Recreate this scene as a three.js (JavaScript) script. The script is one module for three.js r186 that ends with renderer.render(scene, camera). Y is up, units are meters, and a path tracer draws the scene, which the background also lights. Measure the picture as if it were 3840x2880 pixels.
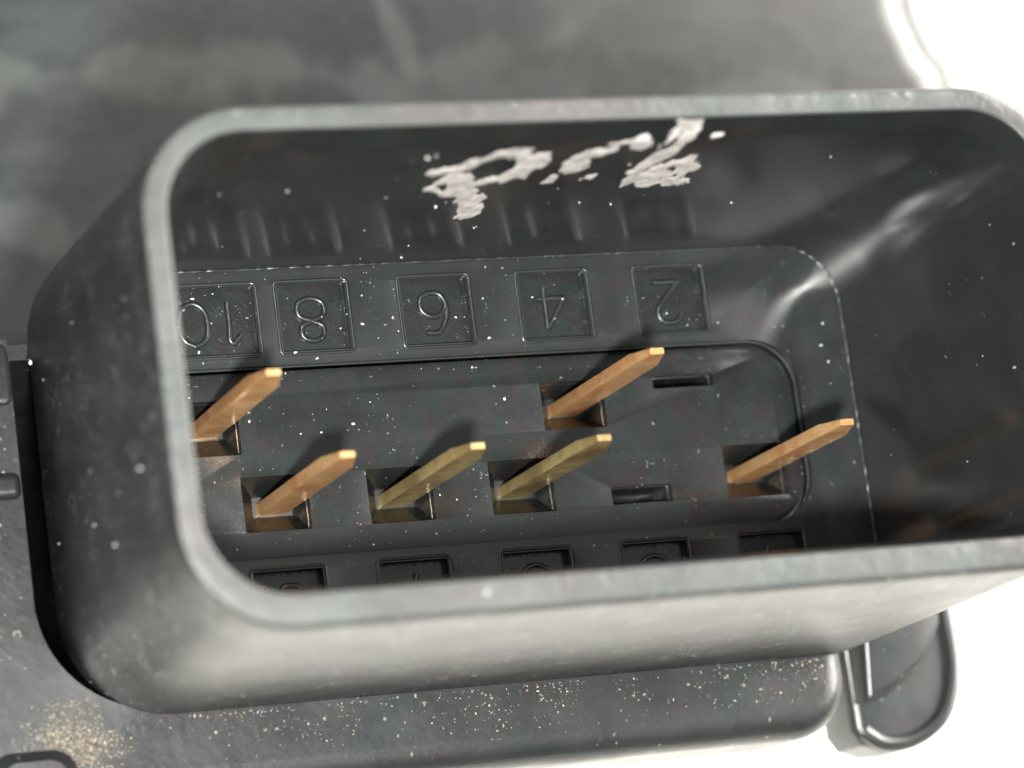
import * as THREE from 'three';
import { mergeGeometries, toCreasedNormals } from 'three/addons/utils/BufferGeometryUtils.js';
import { RectAreaLightUniformsLib } from 'three/addons/lights/RectAreaLightUniformsLib.js';

// ---------------------------------------------------------------- frame of reference
// Modelled in millimetres: x along the connector, y out of its mouth (mouth rim at y = 0), z across it.
// The paper lies PAPER below the rim; world units are metres with the paper near y = 0.
const PAPER = 64, MM = 0.001;
const W = (x, y, z) => new THREE.Vector3(x * MM, (y + PAPER) * MM, z * MM);

// ---------------------------------------------------------------- camera
const scene = new THREE.Scene();
scene.background = new THREE.Color(0x000000);
const camera = new THREE.PerspectiveCamera(12.636, 4 / 3, 0.01, 5);
{
  const m = new THREE.Matrix4().makeBasis(
    new THREE.Vector3(0.93340722, 0.334442, 0.12999811),
    new THREE.Vector3(0.0543199, 0.22641459, -0.97251518),
    new THREE.Vector3(-0.35468339, 0.91481418, 0.19317016));
  camera.quaternion.setFromRotationMatrix(m);
  camera.position.copy(W(-39.1307, 107.2377, 20.9903));
  camera.focus = 0.1335;
  camera.userData.fStop = 46;
}
scene.add(camera);

// ---------------------------------------------------------------- light: a window to the right, a dim added fill from above
RectAreaLightUniformsLib.init();
function areaLight(name, color, intensity, w, h, az, el, dist) {
  const l = new THREE.RectAreaLight(color, intensity, w, h);
  const target = W(8, -10, -3);
  const a = az * Math.PI / 180, e = el * Math.PI / 180;
  l.position.copy(target).add(new THREE.Vector3(Math.cos(a) * Math.cos(e), Math.sin(e), -Math.sin(a) * Math.cos(e)).multiplyScalar(dist));
  l.lookAt(target); l.name = name; scene.add(l); return l;
}
areaLight('window_light', 0xfffaf4, 40, 0.8, 0.45, 20, 25, 0.9);
areaLight('ceiling_fill', 0xf2f6f6, 0.8, 2.4, 2.4, 200, 82, 1.3);  // added fill lamp standing for ceiling bounce, lifts the dark inner walls
// the phone's lamp, beside its lens
{
  const l = new THREE.PointLight(0xfffdf8, 0.235); l.name = 'phone_lamp'; l.castShadow = true; l.shadow.radius = 0.22;
  l.position.copy(camera.position).add(new THREE.Vector3(0.006, -0.013, 0.004).applyQuaternion(camera.quaternion)); scene.add(l);
}

const renderer = new THREE.WebGLRenderer({ antialias: true });
renderer.toneMapping = THREE.LinearToneMapping;
renderer.toneMappingExposure = 1;
renderer.shadowMap.enabled = true;

// ---------------------------------------------------------------- helpers
let seed = 7;
const rnd = () => { seed = (seed * 1664525 + 1013904223) >>> 0; return seed / 4294967296; };
const lerp = (a, b, t) => a + (b - a) * t, clamp = (v, a = 0, b = 1) => Math.min(b, Math.max(a, v));
const sstep = (a, b, v) => { const t = clamp((v - a) / (b - a)); return t * t * (3 - 2 * t); };
function hash(x, y, s) { let h = (x * 374761393 + y * 668265263 + s * 2147483647) | 0; h = Math.imul(h ^ (h >>> 13), 1274126177); h ^= h >>> 16; return (h >>> 0) / 4294967296; }
function vnoise(x, y, period, s) {       // tileable value noise
  const xi = Math.floor(x), yi = Math.floor(y), fx = x - xi, fy = y - yi;
  const m = (v) => ((v % period) + period) % period;
  const u = fx * fx * (3 - 2 * fx), v = fy * fy * (3 - 2 * fy);
  return lerp(lerp(hash(m(xi), m(yi), s), hash(m(xi + 1), m(yi), s), u), lerp(hash(m(xi), m(yi + 1), s), hash(m(xi + 1), m(yi + 1), s), u), v);
}
function fbm(u, v, base, oct, s) {       // u, v in 0..1 over the tile
  let a = 0, w = 0.5, p = base, t = 0;
  for (let i = 0; i < oct; i++) { a += w * vnoise(u * p, v * p, p, s + i); t += w; w *= 0.55; p *= 2; }
  return a / t;
}
function texture(n, f, srgb) {
  const d = new Uint8Array(n * n * 4);
  for (let j = 0; j < n; j++) for (let i = 0; i < n; i++) {
    const c = f(i / n, j / n, i, j), k = (j * n + i) * 4;
    for (let q = 0; q < 3; q++) d[k + q] = clamp(Math.round(Array.isArray(c) ? c[q] : c), 0, 255);
    d[k + 3] = 255;
  }
  const t = new THREE.DataTexture(d, n, n);
  t.wrapS = t.wrapT = THREE.RepeatWrapping; t.magFilter = THREE.LinearFilter; t.minFilter = THREE.LinearFilter;
  if (srgb) t.colorSpace = THREE.SRGBColorSpace;
  t.needsUpdate = true; return t;
}
// moulded black plastic: base colour with faint tone patches, fine grain, and settled specks of dust
function plasticMap(s, base, tint, speck, speckColor, patch) {
  return texture(512, (u, v, i, j) => {
    const p = (fbm(u, v, 6, 4, s) - 0.5) * patch, g = (hash(i, j, s + 5) - 0.5) * 7;
    const hue = (fbm(u, v, 10, 3, s + 9) - 0.5) * tint;
    let c = [base[0] + p + g + hue, base[1] + p + g - hue * 0.5, base[2] + p + g - hue * 0.3];
    const d = fbm(u, v, 64, 2, s + 20), e = fbm(u, v, 8, 3, s + 30);
    const k = sstep(1 - speck, 1 - speck + 0.12, d * (0.62 + 0.62 * e));
    return c.map((x, q) => lerp(x, speckColor[q], k));
  }, true);
}
const grainBump = texture(512, (u, v, i, j) => 255 * (0.65 * fbm(u, v, 48, 3, 90) + 0.35 * hash(i, j, 91)), false);
const coarseBump = texture(512, (u, v) => 255 * Math.pow(fbm(u, v, 40, 3, 70), 1.6), false);
const waveBump = texture(256, (u, v) => 255 * fbm(u, v, 5, 3, 75), false);
const roughMap = (s, lo, hi) => texture(256, (u, v, i, j) => 255 * clamp(lerp(lo, hi, fbm(u, v, 8, 4, s)) + (hash(i, j, s) - 0.5) * 0.08), false);

const BLACK = [29, 31, 31];   // the one moulded plastic
function plastic(opts) {
  const m = new THREE.MeshPhysicalMaterial({ color: 0xffffff, roughness: 1, ...opts });
  m.userData.tile = opts.userData?.tile ?? 8;
  return m;
}
// the set-back body carries pale smears at set spots, over faint streaks
const smears = [[[-14, -27], [0, -27.6], [9, -28.2], [15, -26.4], 1.5, 26], [[15.6, -34], [16.2, -30.4], [17.2, -27.6], 0.7, 30], [[19, -27.4], [24, -28.4], [25.7, -29.2], 0.8, 20], [[-6, -21], [-2, -19.6], 1.0, 22], [[33, -24], [38, -25], 1.2, 26]];
const bodyMap = texture(1024, (u, v, i, j) => {
  const wrap = (t, lo) => { let w = t * 60; while (w < lo) w += 60; while (w >= lo + 60) w -= 60; return w; };
  const x = wrap(u, -18), z = wrap(v, -55), n = fbm(u, v, 14, 4, 66), st = fbm(u, (v * 3) % 1, 6, 4, 68);
  let d = 16 * sstep(0.45, 0.75, st);
  for (const s of smears) {
    const amp = s[s.length - 1], r = s[s.length - 2]; let m = 9;
    for (let k = 0; k + 3 < s.length; k++) { const [ax, az] = s[k], [bx, bz] = s[k + 1], t = clamp(((x - ax) * (bx - ax) + (z - az) * (bz - az)) / ((bx - ax) ** 2 + (bz - az) ** 2)); m = Math.min(m, Math.hypot(x - ax - (bx - ax) * t, z - az - (bz - az) * t) / r); }
    d = Math.max(d, amp * sstep(1.5, 0.2, m + (n - 0.5) * 3.4));
  }
  const g = (hash(i, j, 67) - 0.5) * 8, hue = (fbm(u, v, 8, 3, 69) - 0.5) * 10;
  return [BLACK[0] + d * 1.02 + g + hue, BLACK[1] + d + g, BLACK[2] + d * 0.9 + g - hue * 0.4];
}, true);
const metal = (k, bright, dull) => new THREE.MeshPhysicalMaterial({  // random tarnish mixes the two tones
  map: texture(256, (u, v) => { const t = clamp(fbm(u, v, 5, 4, k) * 1.9 - 0.45); return bright.map((c, q) => lerp(c, dull[q], t)); }, true),
  metalness: 0.78, roughnessMap: roughMap(k + 3, 0.2, 0.4), roughness: 1, bumpMap: grainBump, bumpScale: 0.000002 });
const M = {
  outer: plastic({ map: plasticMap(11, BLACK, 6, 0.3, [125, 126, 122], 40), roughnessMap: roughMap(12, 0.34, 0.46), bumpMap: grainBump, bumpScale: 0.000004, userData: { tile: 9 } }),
  inner: plastic({ map: plasticMap(15, BLACK, 6, 0.11, [110, 110, 108], 8), ior: 1.6, roughnessMap: roughMap(16, 0.19, 0.2), userData: { tile: 9 } }),
  rim: plastic({ map: plasticMap(21, [57, 59, 58], 7, 0.16, [125, 125, 121], 24), roughnessMap: roughMap(22, 0.36, 0.6), bumpMap: coarseBump, bumpScale: 0.00006, userData: { tile: 23 } }),
  plate: plastic({ map: plasticMap(31, BLACK, 10, 0.16, [120, 118, 122], 12), ior: 1.6, roughnessMap: roughMap(32, 0.31, 0.34), bumpMap: grainBump, bumpScale: 0.0000015, userData: { tile: 6 } }),
  pocket: plastic({ map: plasticMap(36, BLACK, 12, 0.18, [120, 116, 124], 12), roughnessMap: roughMap(37, 0.18, 0.34), bumpMap: coarseBump, bumpScale: 0.00001, userData: { tile: 5 } }),
  block: plastic({ map: plasticMap(41, BLACK, 10, 0.16, [120, 122, 122], 12), roughnessMap: roughMap(42, 0.18, 0.34), bumpMap: grainBump, bumpScale: 0.000005, userData: { tile: 7 } }),
  base: plastic({ map: plasticMap(51, BLACK, 9, 0.22, [110, 104, 94], 14), roughnessMap: roughMap(52, 0.28, 0.5), bumpMap: coarseBump, bumpScale: 0.000011, userData: { tile: 15 } }),
  body: plastic({ map: bodyMap, roughnessMap: roughMap(62, 0.28, 0.4), bumpMap: waveBump, bumpScale: 0.0001, userData: { tile: 60 } }),
  lug: plastic({ map: plasticMap(71, BLACK, 8, 0.16, [130, 130, 126], 14), roughnessMap: roughMap(72, 0.3, 0.45), bumpMap: grainBump, bumpScale: 0.000004, userData: { tile: 8 } }),
  copper: metal(81, [252, 208, 152], [224, 160, 106]), brass: metal(85, [206, 184, 130], [146, 122, 82]),
  paint: new THREE.MeshPhysicalMaterial({ map: texture(256, (u, v, i, j) => { const k = 146 + 80 * (fbm(u, v, 12, 3, 401) - 0.4) + 40 * (hash(i, j, 402) - 0.5); return [k + 4, k, k - 4]; }, true), roughness: 0.8 }),
  paper: new THREE.MeshPhysicalMaterial({ color: 0xe9e8e1, roughness: 0.95 }),
};
M.copper.userData.tile = M.brass.userData.tile = 6; M.paint.userData.tile = 3; M.paper.userData.tile = 60;

function boxUV(g, tile) {                 // uv in tiles along the dominant plane of each triangle, in the thing's own axes
  const p = g.attributes.position, uv = new Float32Array(p.count * 2);
  const a = new THREE.Vector3(), b = new THREE.Vector3(), c = new THREE.Vector3();
  for (let i = 0; i < p.count; i += 3) {
    a.fromBufferAttribute(p, i); b.fromBufferAttribute(p, i + 1); c.fromBufferAttribute(p, i + 2);
    const n = b.clone().sub(a).cross(c.clone().sub(a)), ax = Math.abs(n.x), ay = Math.abs(n.y), az = Math.abs(n.z);
    [a, b, c].forEach((q, k) => {
      const [u, v] = ay >= ax && ay >= az ? [q.x, q.z] : ax >= az ? [q.z, q.y] : [q.x, q.y];
      uv[(i + k) * 2] = u / tile; uv[(i + k) * 2 + 1] = v / tile;
    });
  }
  g.setAttribute('uv', new THREE.BufferAttribute(uv, 2));
}
const ORIGIN = [8, -PAPER, -20];          // the module's base point, in mm
function make(name, geoms, mat, parent, { crease = 0.6, label, kind } = {}) {
  let list = (Array.isArray(geoms) ? geoms : [geoms]).map((g) => {
    let q = g.index ? g.toNonIndexed() : g.clone();
    for (const k of Object.keys(q.attributes)) if (k !== 'position') q.deleteAttribute(k);
    return q;
  });
  let g = list.length > 1 ? mergeGeometries(list) : list[0];
  g = toCreasedNormals(g, crease);
  boxUV(g, mat.userData.tile);
  g.translate(-ORIGIN[0], -ORIGIN[1], -ORIGIN[2]); g.scale(MM, MM, MM);
  const m = new THREE.Mesh(g, mat); m.name = name; m.castShadow = m.receiveShadow = true;
  if (label) m.userData.label = label;
  if (kind) m.userData.kind = kind;
  parent.add(m); return m;
}
// a ring of a rounded rectangle in the xz plane (counter-clockwise seen from above)
function ring(x0, x1, z0, z1, r, seg = 14) {
  const out = [];
  for (const [cx, cz, a0] of [[x1 - r, z1 - r, 0], [x0 + r, z1 - r, 1], [x0 + r, z0 + r, 2], [x1 - r, z0 + r, 3]])
    for (let k = 0; k <= seg; k++) { const a = (a0 + k / seg) * Math.PI / 2; out.push([cx + r * Math.cos(a), cz + r * Math.sin(a)]); }
  return out;
}
function loft(rings, { capStart, capEnd } = {}) {   // rings: [y, points]; faces outwards when the rings rise
  const pos = [], v = (r, k) => { const [y, p] = rings[r], q = p[k % p.length]; return [q[0], y, q[1]]; };
  for (let r = 0; r + 1 < rings.length; r++) for (let k = 0; k < rings[r][1].length; k++) {
    const a = v(r, k), b = v(r, k + 1), c = v(r + 1, k + 1), d = v(r + 1, k);
    pos.push(...a, ...c, ...b, ...a, ...d, ...c);
  }
  const cap = (r, flip) => {
    const [y, p] = rings[r]; let cx = 0, cz = 0; p.forEach((q) => { cx += q[0] / p.length; cz += q[1] / p.length; });
    for (let k = 0; k < p.length; k++) { const a = p[k], b = p[(k + 1) % p.length]; flip ? pos.push(cx, y, cz, a[0], y, a[1], b[0], y, b[1]) : pos.push(cx, y, cz, b[0], y, b[1], a[0], y, a[1]); }
  };
  if (capStart) cap(0, true); if (capEnd) cap(rings.length - 1, false);
  const g = new THREE.BufferGeometry(); g.setAttribute('position', new THREE.Float32BufferAttribute(pos, 3)); return g;
}
const shapeOf = (pts) => new THREE.Shape(pts.map(([x, z]) => new THREE.Vector2(x, -z)));
const pathOf = (pts) => new THREE.Path(pts.map(([x, z]) => new THREE.Vector2(x, -z)));
// flat slab from an outline in xz, its top at `top`, `depth` thick, edges rounded by `bevel`
function slab(shape, top, depth, bevel = 0, segs = 2) {
  const g = new THREE.ExtrudeGeometry(shape, { depth: depth - 2 * bevel, bevelEnabled: bevel > 0, bevelThickness: bevel, bevelSize: bevel, bevelOffset: -bevel, bevelSegments: segs, curveSegments: 16 });
  g.rotateX(-Math.PI / 2); g.translate(0, top - depth + bevel, 0); return g;
}
function tube(pts, r, sides = 6, seg = 3, closed = false) {
  const c = new THREE.CatmullRomCurve3(pts.map((p) => new THREE.Vector3(...p)), closed, 'centripetal');
  return new THREE.TubeGeometry(c, (pts.length - 1) * seg, r, sides, closed);
}

// ---------------------------------------------------------------- setting: white paper
{
  const g = new THREE.PlaneGeometry(1.6, 1.6, 200, 200); g.rotateX(-Math.PI / 2);
  const p = g.attributes.position;
  for (let i = 0; i < p.count; i++) {
    const x = p.getX(i) * 1000, z = p.getZ(i) * 1000;
    p.setY(i, -0.0012 * sstep(60, 160, Math.hypot(x, z)) * fbm((x + 800) / 1600, (z + 800) / 1600, 7, 3, 3));
  }
  g.computeVertexNormals();
  const m = new THREE.Mesh(g, M.paper); m.name = 'white_paper'; m.receiveShadow = m.castShadow = true;
  m.userData = { kind: 'structure', label: 'plain white paper lying under the black module', category: 'paper' };
  m.position.set(0.008, -0.0002, -0.01);
  scene.add(m);
}

// ---------------------------------------------------------------- the module
const module_ = new THREE.Group(); module_.name = 'electrical_module';
module_.position.set(ORIGIN[0] * MM, 0, ORIGIN[2] * MM);
module_.userData = { label: 'black plastic electrical module with an open rectangular plug socket and brass pins', category: 'electrical connector' };
scene.add(module_);

// -- shroud: outer wall, rounded lip, lead-in chamfer, inner wall
const R0 = { x0: -8.85, x1: 24.15, z0: -10.85, z1: 4.9 };       // mouth at the rim
const FLOOR = -16.65, BLOCK = -17.2;
const inRing = (o, r, y) => [y, ring(R0.x0 + o, R0.x1 - o, R0.z0 + o, R0.z1 - o, r)];
const outRing = (o, r, y) => [y, ring(-9.7 - o * 0.3, 25.0 + o, -11.74 - o, 6.08 + o, r)];
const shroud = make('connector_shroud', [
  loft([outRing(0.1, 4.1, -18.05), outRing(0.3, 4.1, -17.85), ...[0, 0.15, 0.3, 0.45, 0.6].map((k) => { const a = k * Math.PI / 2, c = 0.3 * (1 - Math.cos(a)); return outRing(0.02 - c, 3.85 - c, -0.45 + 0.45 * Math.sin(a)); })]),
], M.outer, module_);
make('inner_wall', [
  loft([inRing(0, 2.95, -0.1), inRing(0.3, 2.65, -1.25), inRing(0.36, 2.6, -1.5), inRing(0.6, 2.55, -17.3)]),
], M.inner, shroud);
{
  const lip = [];
  for (let k = 0; k <= 3; k++) { const a = (0.6 + 0.4 * k / 3) * Math.PI / 2; lip.push(outRing(0.02 - 0.3 * (1 - Math.cos(a)), 3.85 - 0.3 * (1 - Math.cos(a)), -0.45 + 0.45 * Math.sin(a))); }
  for (let k = 0; k <= 4; k++) { const a = k / 4 * Math.PI / 2; lip.push(inRing(-0.1 + 0.1 * Math.sin(a), 3.05 - 0.1 * Math.sin(a), -0.1 * (1 - Math.cos(a)))); }
  make('lip', loft(lip), M.rim, shroud, { crease: 0.7, label: 'worn lighter grey lip around the socket mouth' });
}

// -- plate with recessed number fields
const fields = [['10', -5.6, -1.06, -9.68, -6.85], ['8', -0.27, 2.63, -9.68, -6.85], ['6', 4.72, 7.63, -9.66, -6.85], ['4', 9.65, 12.63, -9.64, -6.85], ['2', 14.65, 17.63, -9.62, -6.85]];
['9', '7', '5', '3', '1'].forEach((t, k) => fields.push([t, -2.5 + 5 * k, 0.4 + 5 * k, 1.4, 4.15]));
{
  const outer = ring(R0.x0 + 0.56, R0.x1 - 0.56, R0.z0 + 0.56, R0.z1 - 0.56, 2.5);
  const hole = ring(-6.6, 21.25, -6.5, 1.08, 2.0);
  const top = shapeOf(outer); top.holes.push(pathOf(hole));
  for (const [, a, b, c, d] of fields) top.holes.push(pathOf(ring(a, b, c, d, 0.12, 3)));
  const under = shapeOf(outer); under.holes.push(pathOf(hole));
  const plate = make('label_plate', slab(top, FLOOR, 0.46, 0.08, 3), M.plate, module_, { crease: 0.5 });
  make('field_bottom', slab(under, FLOOR - 0.42, 0.6), M.pocket, plate, { crease: 0.5 });
  {                                             // ragged moulding seam where plate and wall meet
    const path = new THREE.CurvePath(), l = [];
    const o = ring(R0.x0 + 0.6, R0.x1 - 0.6, R0.z0 + 0.6, R0.z1 - 0.6, 2.5);
    o.forEach((p, k) => { const q = o[(k + 1) % o.length], n = Math.max(1, Math.ceil(Math.hypot(q[0] - p[0], q[1] - p[1]) / 0.22)); for (let i = 0; i < n; i++) l.push(new THREE.Vector3(lerp(p[0], q[0], i / n), FLOOR - 0.03 + 0.07 * (rnd() - 0.6), lerp(p[1], q[1], i / n))); });
    l.forEach((p, k) => path.add(new THREE.LineCurve3(p, l[(k + 1) % l.length])));
    make('seam', new THREE.TubeGeometry(path, l.length * 2, 0.075, 6, true), M.plate, plate, { crease: 1.2 });
  }
  for (const [, a, b, c, d] of fields) {
    const l = ring(a - 0.03, b + 0.03, c - 0.03, d + 0.03, 0.14, 3).map(([x, z]) => new THREE.Vector3(x, FLOOR - 0.02, z));
    const path = new THREE.CurvePath(); l.forEach((p, k) => path.add(new THREE.LineCurve3(p, l[(k + 1) % l.length])));
    make('field_border', new THREE.TubeGeometry(path, 96, 0.075, 7, true), M.plate, plate, { crease: 1.2 });
  }
  // raised digits, turned half round as moulded
  const G = {                                   // strokes in a 1 x 1.5 cell, y up
    0: [[[0.5, 1.5], [0.14, 1.3], [0, 0.75], [0.14, 0.2], [0.5, 0], [0.86, 0.2], [1, 0.75], [0.86, 1.3], [0.5, 1.5]]],
    1: [[[0.15, 1.15], [0.55, 1.5], [0.55, 0.75], [0.55, 0]]],
    2: [[[0.02, 1.15], [0.2, 1.42], [0.5, 1.5], [0.85, 1.38], [0.93, 1.05], [0.6, 0.6], [0.02, 0.0]], [[0.02, 0], [0.5, 0], [1, 0]]],
    3: [[[0.05, 1.4], [0.5, 1.5], [0.88, 1.3], [0.8, 0.92], [0.42, 0.8]], [[0.42, 0.8], [0.9, 0.62], [0.92, 0.25], [0.5, 0], [0.02, 0.15]]],
    4: [[[0.75, 0], [0.75, 0.75], [0.75, 1.5]], [[0.75, 1.5], [0.36, 0.95], [0, 0.4]], [[0, 0.4], [0.5, 0.4], [1.05, 0.4]]],
    5: [[[0.9, 1.5], [0.5, 1.5], [0.14, 1.5]], [[0.14, 1.5], [0.1, 1.1], [0.07, 0.82]], [[0.07, 0.82], [0.5, 0.95], [0.92, 0.72], [0.94, 0.28], [0.5, 0], [0.02, 0.15]]],
    6: [[[0.85, 1.42], [0.4, 1.42], [0.08, 1.0], [0.02, 0.5], [0.2, 0.08], [0.55, 0], [0.92, 0.18], [0.95, 0.6], [0.6, 0.86], [0.2, 0.75], [0.04, 0.5]]],
    7: [[[0, 1.5], [0.5, 1.5], [1, 1.5]], [[1, 1.5], [0.6, 0.75], [0.35, 0]]],
    8: [[[0.5, 0.8], [0.12, 1.0], [0.14, 1.36], [0.5, 1.5], [0.86, 1.36], [0.88, 1.0], [0.5, 0.8], [0.05, 0.6], [0.06, 0.18], [0.5, 0], [0.94, 0.18], [0.95, 0.6], [0.5, 0.8]]],
    9: [[[0.15, 0.08], [0.6, 0.08], [0.92, 0.5], [0.98, 1.0], [0.8, 1.42], [0.45, 1.5], [0.08, 1.32], [0.05, 0.9], [0.4, 0.64], [0.8, 0.75], [0.96, 1.0]]],
  };
  for (const [t, a, b, c, d] of fields) {
    const s = 1.12, w = t.length > 1 ? 1.35 : 1.0, cz = (c + d) / 2 + 0.02, cx = (a + b) / 2 + (t.length > 1 ? 0.55 : 0.02);
    [...t].forEach((ch, i) => {
      const off = t.length > 1 ? (i - 0.5) * 1.45 : 0;
      const parts = G[ch].map((l) => tube(l.map(([u, v]) => [cx - (u - 0.5) * s - off * s * 0.9, FLOOR - 0.4, cz + (v - 0.75) * s]), 0.12, 7, 4));
      make('digit', parts, M.plate, plate, { crease: 1.2 });
    });
  }
}

// -- pin block, sunk below the plate, with funnel-shaped slots
const slots = [];
for (const k of [0, 1, 2, 4]) slots.push({ x0: -2.4 + 5 * k, x1: 0.33 + 5 * k, z0: -2.32, z1: -0.08, pin: [-0.52 + 5 * k, -1.43], brass: k === 1 || k === 2 });
slots.push({ x0: 10.2, x1: 12.95, z0: -5.32, z1: -3.3, pin: [12.08, -4.6] }, { x0: -4.85, x1: -2.1, z0: -5.32, z1: -3.1, pin: [-2.92, -4.6] });
slots.push({ x0: 12.62, x1: 15.3, z0: -0.95, z1: -0.15 }, { x0: 15.02, x1: 17.75, z0: -5.3, z1: -4.7 });
{
  const s = shapeOf(ring(-6.42, 21.08, -6.33, 0.96, 1.9));
  const funnels = [];
  for (const q of slots) {
    const r = ring(q.x0, q.x1, q.z0, q.z1, 0.1, 2); s.holes.push(pathOf(r));
    const e = 0.02, rim = [BLOCK - 0.06, ring(q.x0 - e, q.x1 + e, q.z0 - e, q.z1 + e, 0.1, 2)];
    if (q.pin) {
      const [px, pz] = q.pin, low = ring(px - 0.86, Math.min(px + 0.84, q.x1), pz - 0.46, pz + 0.42, 0.1, 2);
      funnels.push(loft([[-22, low], [-19.3, low], rim]));
    } else {
      const low = ring(q.x0 + 0.45, q.x1 - 0.02, q.z0 + 0.02, q.z1 - 0.3, 0.08, 2);
      funnels.push(loft([[-20, low], [-18.2, low], rim], { capStart: true }));
    }
  }
  const block = make('pin_block', slab(s, BLOCK, 0.5, 0.05), M.block, module_, { crease: 0.45 });
  for (const f of funnels) make('pin_slot', f, M.block, block, { crease: 0.45 });
}
// -- pins
for (const q of slots) if (q.pin) {
  const [px, pz] = q.pin, w = 0.6, t = 0.25, rr = (dw, dt, y, r = 0.08) => [y, ring(px - w + dw, px + w - dw, pz - t + dt, pz + t - dt, r, 3)];
  make('terminal_pin', loft([rr(0, 0, -22), rr(0, 0, -10.85), rr(0.05, 0.02, -10.7), rr(0.27, 0.1, -9.62), rr(0.32, 0.13, -9.5, 0.05)], { capEnd: true, capStart: true }), q.brass ? M.brass : M.copper, module_, { crease: 0.5 });
}

// -- hand-painted marks on the inner wall: thick dabs of white paint
{
  const wallZ = (y) => y > -1.5 ? -10.85 + 0.36 * clamp(-y / 1.5) : -10.49 + 0.24 * (-y - 1.5) / 15.8;
  const marks = [
    ['paint_letter', [[0.32, [[2.45, -4.55], [3.17, -4.26], [3.66, -3.31], [4.18, -2.66], [4.99, -2.56]]], [0.5, [[4.99, -2.6], [5.62, -3.34], [5.85, -4.37], [5.6, -5.2]]], [0.36, [[5.6, -5.2], [5.01, -5.86], [4.35, -6.16], [3.6, -5.89], [3.3, -5.2]]], [0.5, [[3.5, -5.6], [4.11, -6.7], [4.85, -8.33], [5.5, -10.2]]], [0.24, [[2.86, -6.59], [3.76, -7.42], [4.42, -7.6]]]]],
    ['paint_dot', [[0.24, [[7.36, -6.2], [7.3, -5.7]]]]],
    ['paint_letter', [[0.36, [[7.85, -4.9], [7.55, -4.3], [7.46, -3.3], [7.8, -2.75]]], [0.42, [[7.8, -2.85], [8.2, -2.6]]], [0.28, [[8.8, -6.0], [8.79, -5.8]]]]],
    ['paint_letter', [[0.18, [[8.31, -1.79], [9.14, -1.45]]], [0.4, [[9.2, -1.6], [9.5, -2.1]]], [0.4, [[10.6, -0.25], [10.76, -0.95], [10.78, -2.31], [10.63, -3.95], [10.35, -5.2], [10.73, -6.4], [11.6, -7.1]]], [0.5, [[11.6, -6.9], [12.5, -6.8], [12.45, -5.3], [11.71, -4.2], [11.27, -4.95], [11.5, -5.9]]], [0.14, [[11.91, -1.34], [12.15, -1.26]]]]],
  ];
  const seg = (x, y, a, b) => { const dx = b[0] - a[0], dy = b[1] - a[1], t = clamp(((x - a[0]) * dx + (y - a[1]) * dy) / (dx * dx + dy * dy + 1e-9)); return Math.hypot(x - a[0] - dx * t, y - a[1] - dy * t); };
  marks.forEach(([name, strokes], mi) => {
    const h = (x, y) => {
      let m = -1;
      for (const [r, l] of strokes) for (let k = 0; k + 1 < l.length; k++) m = Math.max(m, 1 - seg(x, y * 1, l[k], l[k + 1]) / r);
      const n = fbm(x / 16 + 0.5, y / 44 + 1.5, 44, 3, 300 + mi) - 0.5, f = hash(Math.round(x * 17), Math.round(y * 4), 311) - 0.5;
      return m + 0.05 + n * 2.4 + f * 0.3;
    };
    let x0 = 99, x1 = -99, y0 = 99, y1 = -99;
    strokes.forEach(([r, l]) => l.forEach(([x, y]) => { x0 = Math.min(x0, x - r - 0.2); x1 = Math.max(x1, x + r + 0.2); y0 = Math.min(y0, y - r - 0.2); y1 = Math.max(y1, y + r + 0.2); }));
    y1 = Math.min(y1, -0.15);
    const sx = 0.06, sy = 0.1, nx = Math.ceil((x1 - x0) / sx), ny = Math.ceil((y1 - y0) / sy), H = [], pos = [];
    for (let j = 0; j <= ny; j++) for (let i = 0; i <= nx; i++) H.push(h(x0 + i * sx, y0 + j * sy));
    const P = (i, j) => { const y = y0 + j * sy, v = H[j * (nx + 1) + i]; return [x0 + i * sx, y, wallZ(y) + (v > 0 ? 0.012 + 0.035 * Math.sqrt(v) : -0.03)]; };
    for (let j = 0; j < ny; j++) for (let i = 0; i < nx; i++) {
      const k = j * (nx + 1) + i;
      if (Math.max(H[k], H[k + 1], H[k + nx + 1], H[k + nx + 2]) <= 0) continue;
      const a = P(i, j), b = P(i + 1, j), c = P(i + 1, j + 1), d = P(i, j + 1);
      pos.push(...a, ...b, ...c, ...a, ...c, ...d);
    }
    const g = new THREE.BufferGeometry(); g.setAttribute('position', new THREE.Float32BufferAttribute(pos, 3));
    make(name, g, M.paint, shroud, { crease: 1.0, label: mi === 1 ? 'small dot of white paint' : 'hand-painted letter in flaking white paint' });
  });
}

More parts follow.
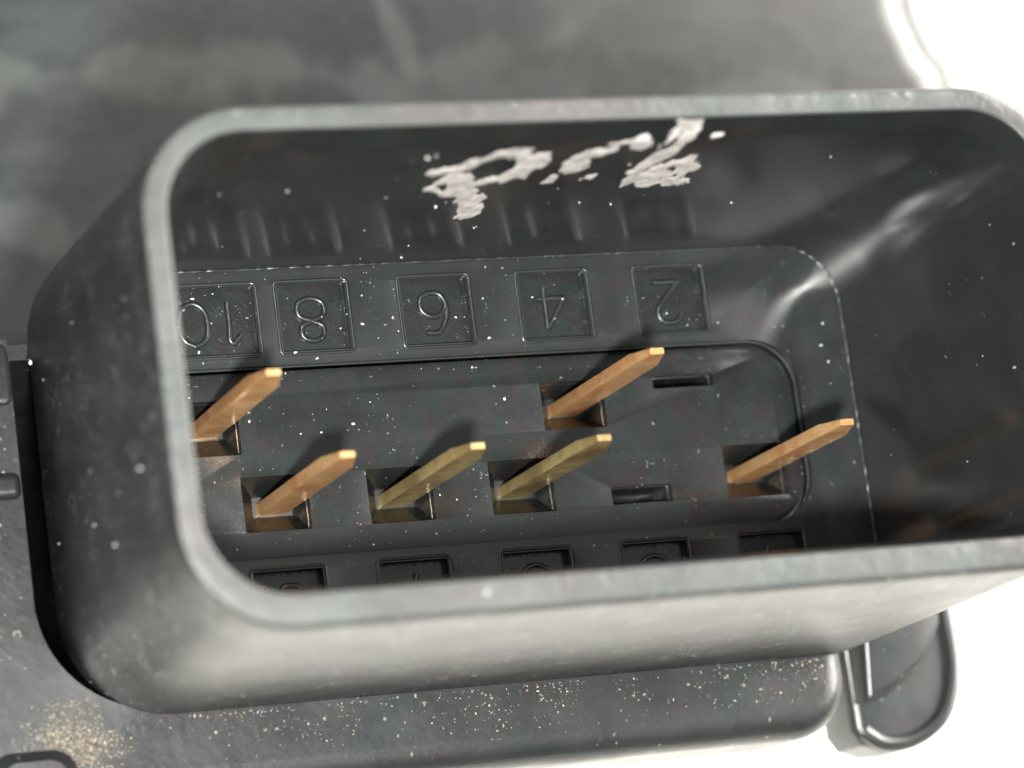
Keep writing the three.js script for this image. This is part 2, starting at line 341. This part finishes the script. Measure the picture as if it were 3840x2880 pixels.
// -- mounting base around the shroud's foot, with its narrow gap on one side
const BASE = -17.75;
{
  const x0 = -46, x1 = 22.1, zt = -8.25, zb = 9.55, cr = 2.4, f = 1.1, top = [], edge = [];
  const run = (o) => {                     // the outer edge from the far left round the right end, moved out by o
    const l = [[x0, zb - f + o], [-20, zb - f + o], [0, zb - f + o]];
    for (let k = 0; k <= 12; k++) { const a = k / 12 * Math.PI / 2; l.push([x1 - cr + (cr - f + o) * Math.sin(a), zb - cr + (cr - f + o) * Math.cos(a)]); }
    l.push([x1 - f + o, 3]); return l;
  };
  top.push([x0, zt], ...run(0), [x1 - f, 6.1]);
  top.splice(top.length - 2, 1);
  for (let k = 0; k <= 16; k++) { const a = k / 16 * Math.PI / 2; top.push([-6.2 - 4.4 * Math.sin(a), 1.8 + 4.3 * Math.cos(a)]); }
  top.push([-10.6, zt]);
  for (let k = 0; k <= 6; k++) { const a = k / 6 * Math.PI / 2; edge.push([BASE - f * (1 - Math.cos(a)), run(f * Math.sin(a))]); }
  edge.push([BASE - 4.4, run(f)], [BASE - 4.8, run(f - 0.12)], [BASE - 5, run(f - 0.5)]);
  const strip = [];
  for (let r = 0; r + 1 < edge.length; r++) for (let k = 0; k + 1 < edge[r][1].length; k++) {
    const q = (i, j) => [edge[i][1][j][0], edge[i][0], edge[i][1][j][1]], a = q(r, k), b = q(r, k + 1), c = q(r + 1, k + 1), d = q(r + 1, k);
    strip.push(...a, ...c, ...b, ...a, ...d, ...c);
  }
  const skirt = new THREE.BufferGeometry(); skirt.setAttribute('position', new THREE.Float32BufferAttribute(strip, 3));
  const base = make('mounting_base', [
    slab(shapeOf(top), BASE, 5.0), skirt,
    slab(shapeOf([[-4, -11], [24.2, -11], [24.2, 5.2], [-4, 5.2]]), -19.7, 40, 0.2),
    slab(shapeOf([[-46, -8], [-2, -8], [-2, 8.2], [-46, 8.2]]), -55, 8, 0.2),  // added floor deep under the gap, so the gap stays dark
    slab(shapeOf([[-46, -8.2], [-3, -8.2], [-3, -7.6], [-46, -7.6]]), -18.6, 42),  // added hidden wall, keeps light out of the cavity below the gap
    slab(shapeOf([[-46, 7.6], [-3, 7.6], [-3, 8.2], [-46, 8.2]]), -21, 40),  // its counterpart on the near side, also added to block light
  ], M.base, module_, { crease: 0.5 });
  make('rib', slab(shapeOf(ring(-46, -10.66, -8.0, -5.7, 0.3, 3)), BASE + 0.35, 1.2, 0.15), M.base, base);
  make('rib', slab(shapeOf(ring(-46, -10.66, -3.1, -2.1, 0.3, 3)), BASE + 0.4, 1.2, 0.3, 4), M.base, base);
  make('boss', loft([[-24, ring(-13, -9.6, 7.3, 12, 1.0)], [BASE + 0.1, ring(-13, -9.6, 7.3, 12, 1.0)], [BASE + 0.45, ring(-12.6, -10, 7.7, 11.6, 0.8)]], { capEnd: true }), M.base, base);
}

// -- the module's flat body, set back behind the connector
{
  const sh = (l) => l.map(([x, z]) => [x + 4.5, z - 2.7]), T = -46;
  const right = sh([[42.2, -75], [42.3, -34], [42.4, -27.5], [42.9, -26], [43.7, -25], [44, -23], [44, -12], [41, -9]]);
  const s = shapeOf([[-70, -78], [-70, -12], ...right.slice().reverse()]);
  make('module_body', slab(s, T, PAPER + T, 3.8, 8), M.body, module_, { crease: 0.5 });
}

// -- lug beside the base
{
  const y = -22.5, sx = 1.2, sz = -0.27, mv = (g) => g.translate(sx, 0, sz);
  const out = [[18, -5], [27.6, -5], [28.35, 3.2], [28.3, 7.4]];
  for (let k = 0; k <= 12; k++) { const a = k / 12 * Math.PI / 2; out.push([25.0 + 3.3 * Math.cos(a), 7.3 + 3.05 * Math.sin(a)]); }
  out.push([24.3, 10.3], [23.4, 9.95], [23.0, 9.3], [22.95, 5], [18, 3]);
  const lug = make('mounting_lug', mv(slab(shapeOf(out.slice().reverse()), y, 3.2, 0.5, 5)), M.lug, module_, { crease: 0.6 });
  make('edge_bead', mv(tube([[27.7, y, 0.5], [27.95, y, 4], [27.9, y, 7.4], [27.1, y, 9.1], [25.6, y, 9.95], [24.2, y, 9.95], [23.4, y, 9.4]], 0.33, 10, 6)), M.lug, lug);
  make('clip_wedge', (() => {
    const g = slab(shapeOf([[23.1, -2], [27.0, -2], [27.0, 5.3], [26.0, 7.0], [24.2, 8.1], [23.1, 8.3]].reverse()), y + 2.3, 2.4, 0.4, 4), p = g.attributes.position;
    for (let i = 0; i < p.count; i++) if (p.getY(i) > y + 0.9) p.setY(i, p.getY(i) - 0.17 * (p.getZ(i) - 2) - 0.12 * (p.getX(i) - 25));
    return mv(g);
  })(), M.lug, lug, { crease: 0.6 });
}

// ---------------------------------------------------------------- dust: loose pale grains
{
  const g = new THREE.IcosahedronGeometry(1, 0);
  const mat = new THREE.MeshStandardMaterial({ color: 0xffffff, roughness: 0.6 });
  const spots = [];
  const put = (x, y, z, r, c) => { if (fbm((x + 64) / 128, (z + y * 0.5 + 64) / 128, 40, 3, 500) > 0.34 + 0.26 * rnd()) spots.push([x, y, z, r, c]); };
  const white = () => { const v = 0.25 + 0.45 * rnd(); return [v, v, v]; }, tan = () => { const v = 0.1 + 0.3 * rnd() * rnd(); return [v, v * (0.8 + 0.1 * rnd()), v * (0.55 + 0.2 * rnd())]; }, grey = () => { const v = 0.06 + 0.2 * rnd(); return [v, v, v * 1.05]; };
  const size = () => 0.016 + 0.055 * Math.pow(rnd(), 3);
  for (let k = 0; k < 210; k++) put(lerp(-7, 23, rnd()), FLOOR + 0.01, lerp(-10, -6.6, rnd()), size(), rnd() < 0.5 ? white() : grey());
  for (let k = 0; k < 180; k++) put(lerp(-7, 23, rnd()), FLOOR + 0.01, lerp(1.2, 4.2, rnd()), size(), rnd() < 0.6 ? white() : tan());
  for (let k = 0; k < 40; k++) put(lerp(21.4, 23.2, rnd()), FLOOR + 0.01, lerp(-9, 3, rnd()), size(), white());
  for (let k = 0; k < 330; k++) {
    const x = lerp(-6, 21, Math.pow(rnd(), 1.4)), z = lerp(-6.4, 1, rnd());
    if (slots.some((q) => x > q.x0 - 0.05 && x < q.x1 + 0.05 && z > q.z0 - 0.05 && z < q.z1 + 0.05)) continue;
    put(x, BLOCK + 0.01, z, size() * 0.9, rnd() < 0.4 ? white() : grey());
  }
  for (let k = 0; k < 45; k++) { const y = lerp(-16, -2, rnd()), w = -10.49 + 0.24 * (-y - 1.5) / 15.8; put(lerp(-6, 22, rnd()), y, w + 0.01, size() * 0.95, white()); }
  for (let k = 0; k < 30; k++) { const y = lerp(-16, -2, rnd()), w = 23.79 - 0.24 * (-y - 1.5) / 15.8; put(w - 0.01, y, lerp(-7.5, 4, rnd()), size() * 0.95, white()); }
  for (let k = 0; k < 30; k++) { const y = lerp(-17, -2, rnd()), w = -9.8 - 0.28 * (-y - 0.6) / 17.3; put(w - 0.01, y, lerp(-7.5, 2, rnd()), size() * 0.95, white()); }
  for (let k = 0; k < 1700; k++) put(lerp(-12, 22, rnd()), BASE + 0.01, lerp(6.5, 8.2, Math.pow(rnd(), 1.9)), size() * 0.85, rnd() < 0.65 ? tan() : grey());
  for (let k = 0; k < 5200; k++) put(-9.6 + 2.2 * (rnd() + rnd() + rnd() - 1.5), BASE + 0.01, Math.min(8.1, 7.2 + 1.6 * (rnd() + rnd() - 1.2)), size() * 0.8, tan());
  for (let k = 0; k < 260; k++) put(lerp(-14, -10.9, rnd()), BASE + 0.01, lerp(-8, 5, rnd()), size(), rnd() < 0.5 ? white() : grey());
  const inst = new THREE.InstancedMesh(g, mat, spots.length), m4 = new THREE.Matrix4(), q = new THREE.Quaternion(), e = new THREE.Euler(), col = new THREE.Color();
  spots.forEach(([x, y, z, r, c], i) => {
    e.set(rnd() * 6, rnd() * 6, rnd() * 6); q.setFromEuler(e);
    m4.compose(W(x, y, z), q, new THREE.Vector3(r * (0.5 + 1.8 * rnd() * rnd()), r * 0.7, r * (0.5 + rnd())).multiplyScalar(MM)); inst.setMatrixAt(i, m4);
    inst.setColorAt(i, col.setRGB(...c));
  });
  inst.name = 'dust_grains'; inst.castShadow = inst.receiveShadow = true;
  inst.userData = { kind: 'stuff', label: 'pale dust grains scattered over the black plastic', category: 'dust' };
  scene.add(inst);
}

renderer.render(scene, camera);
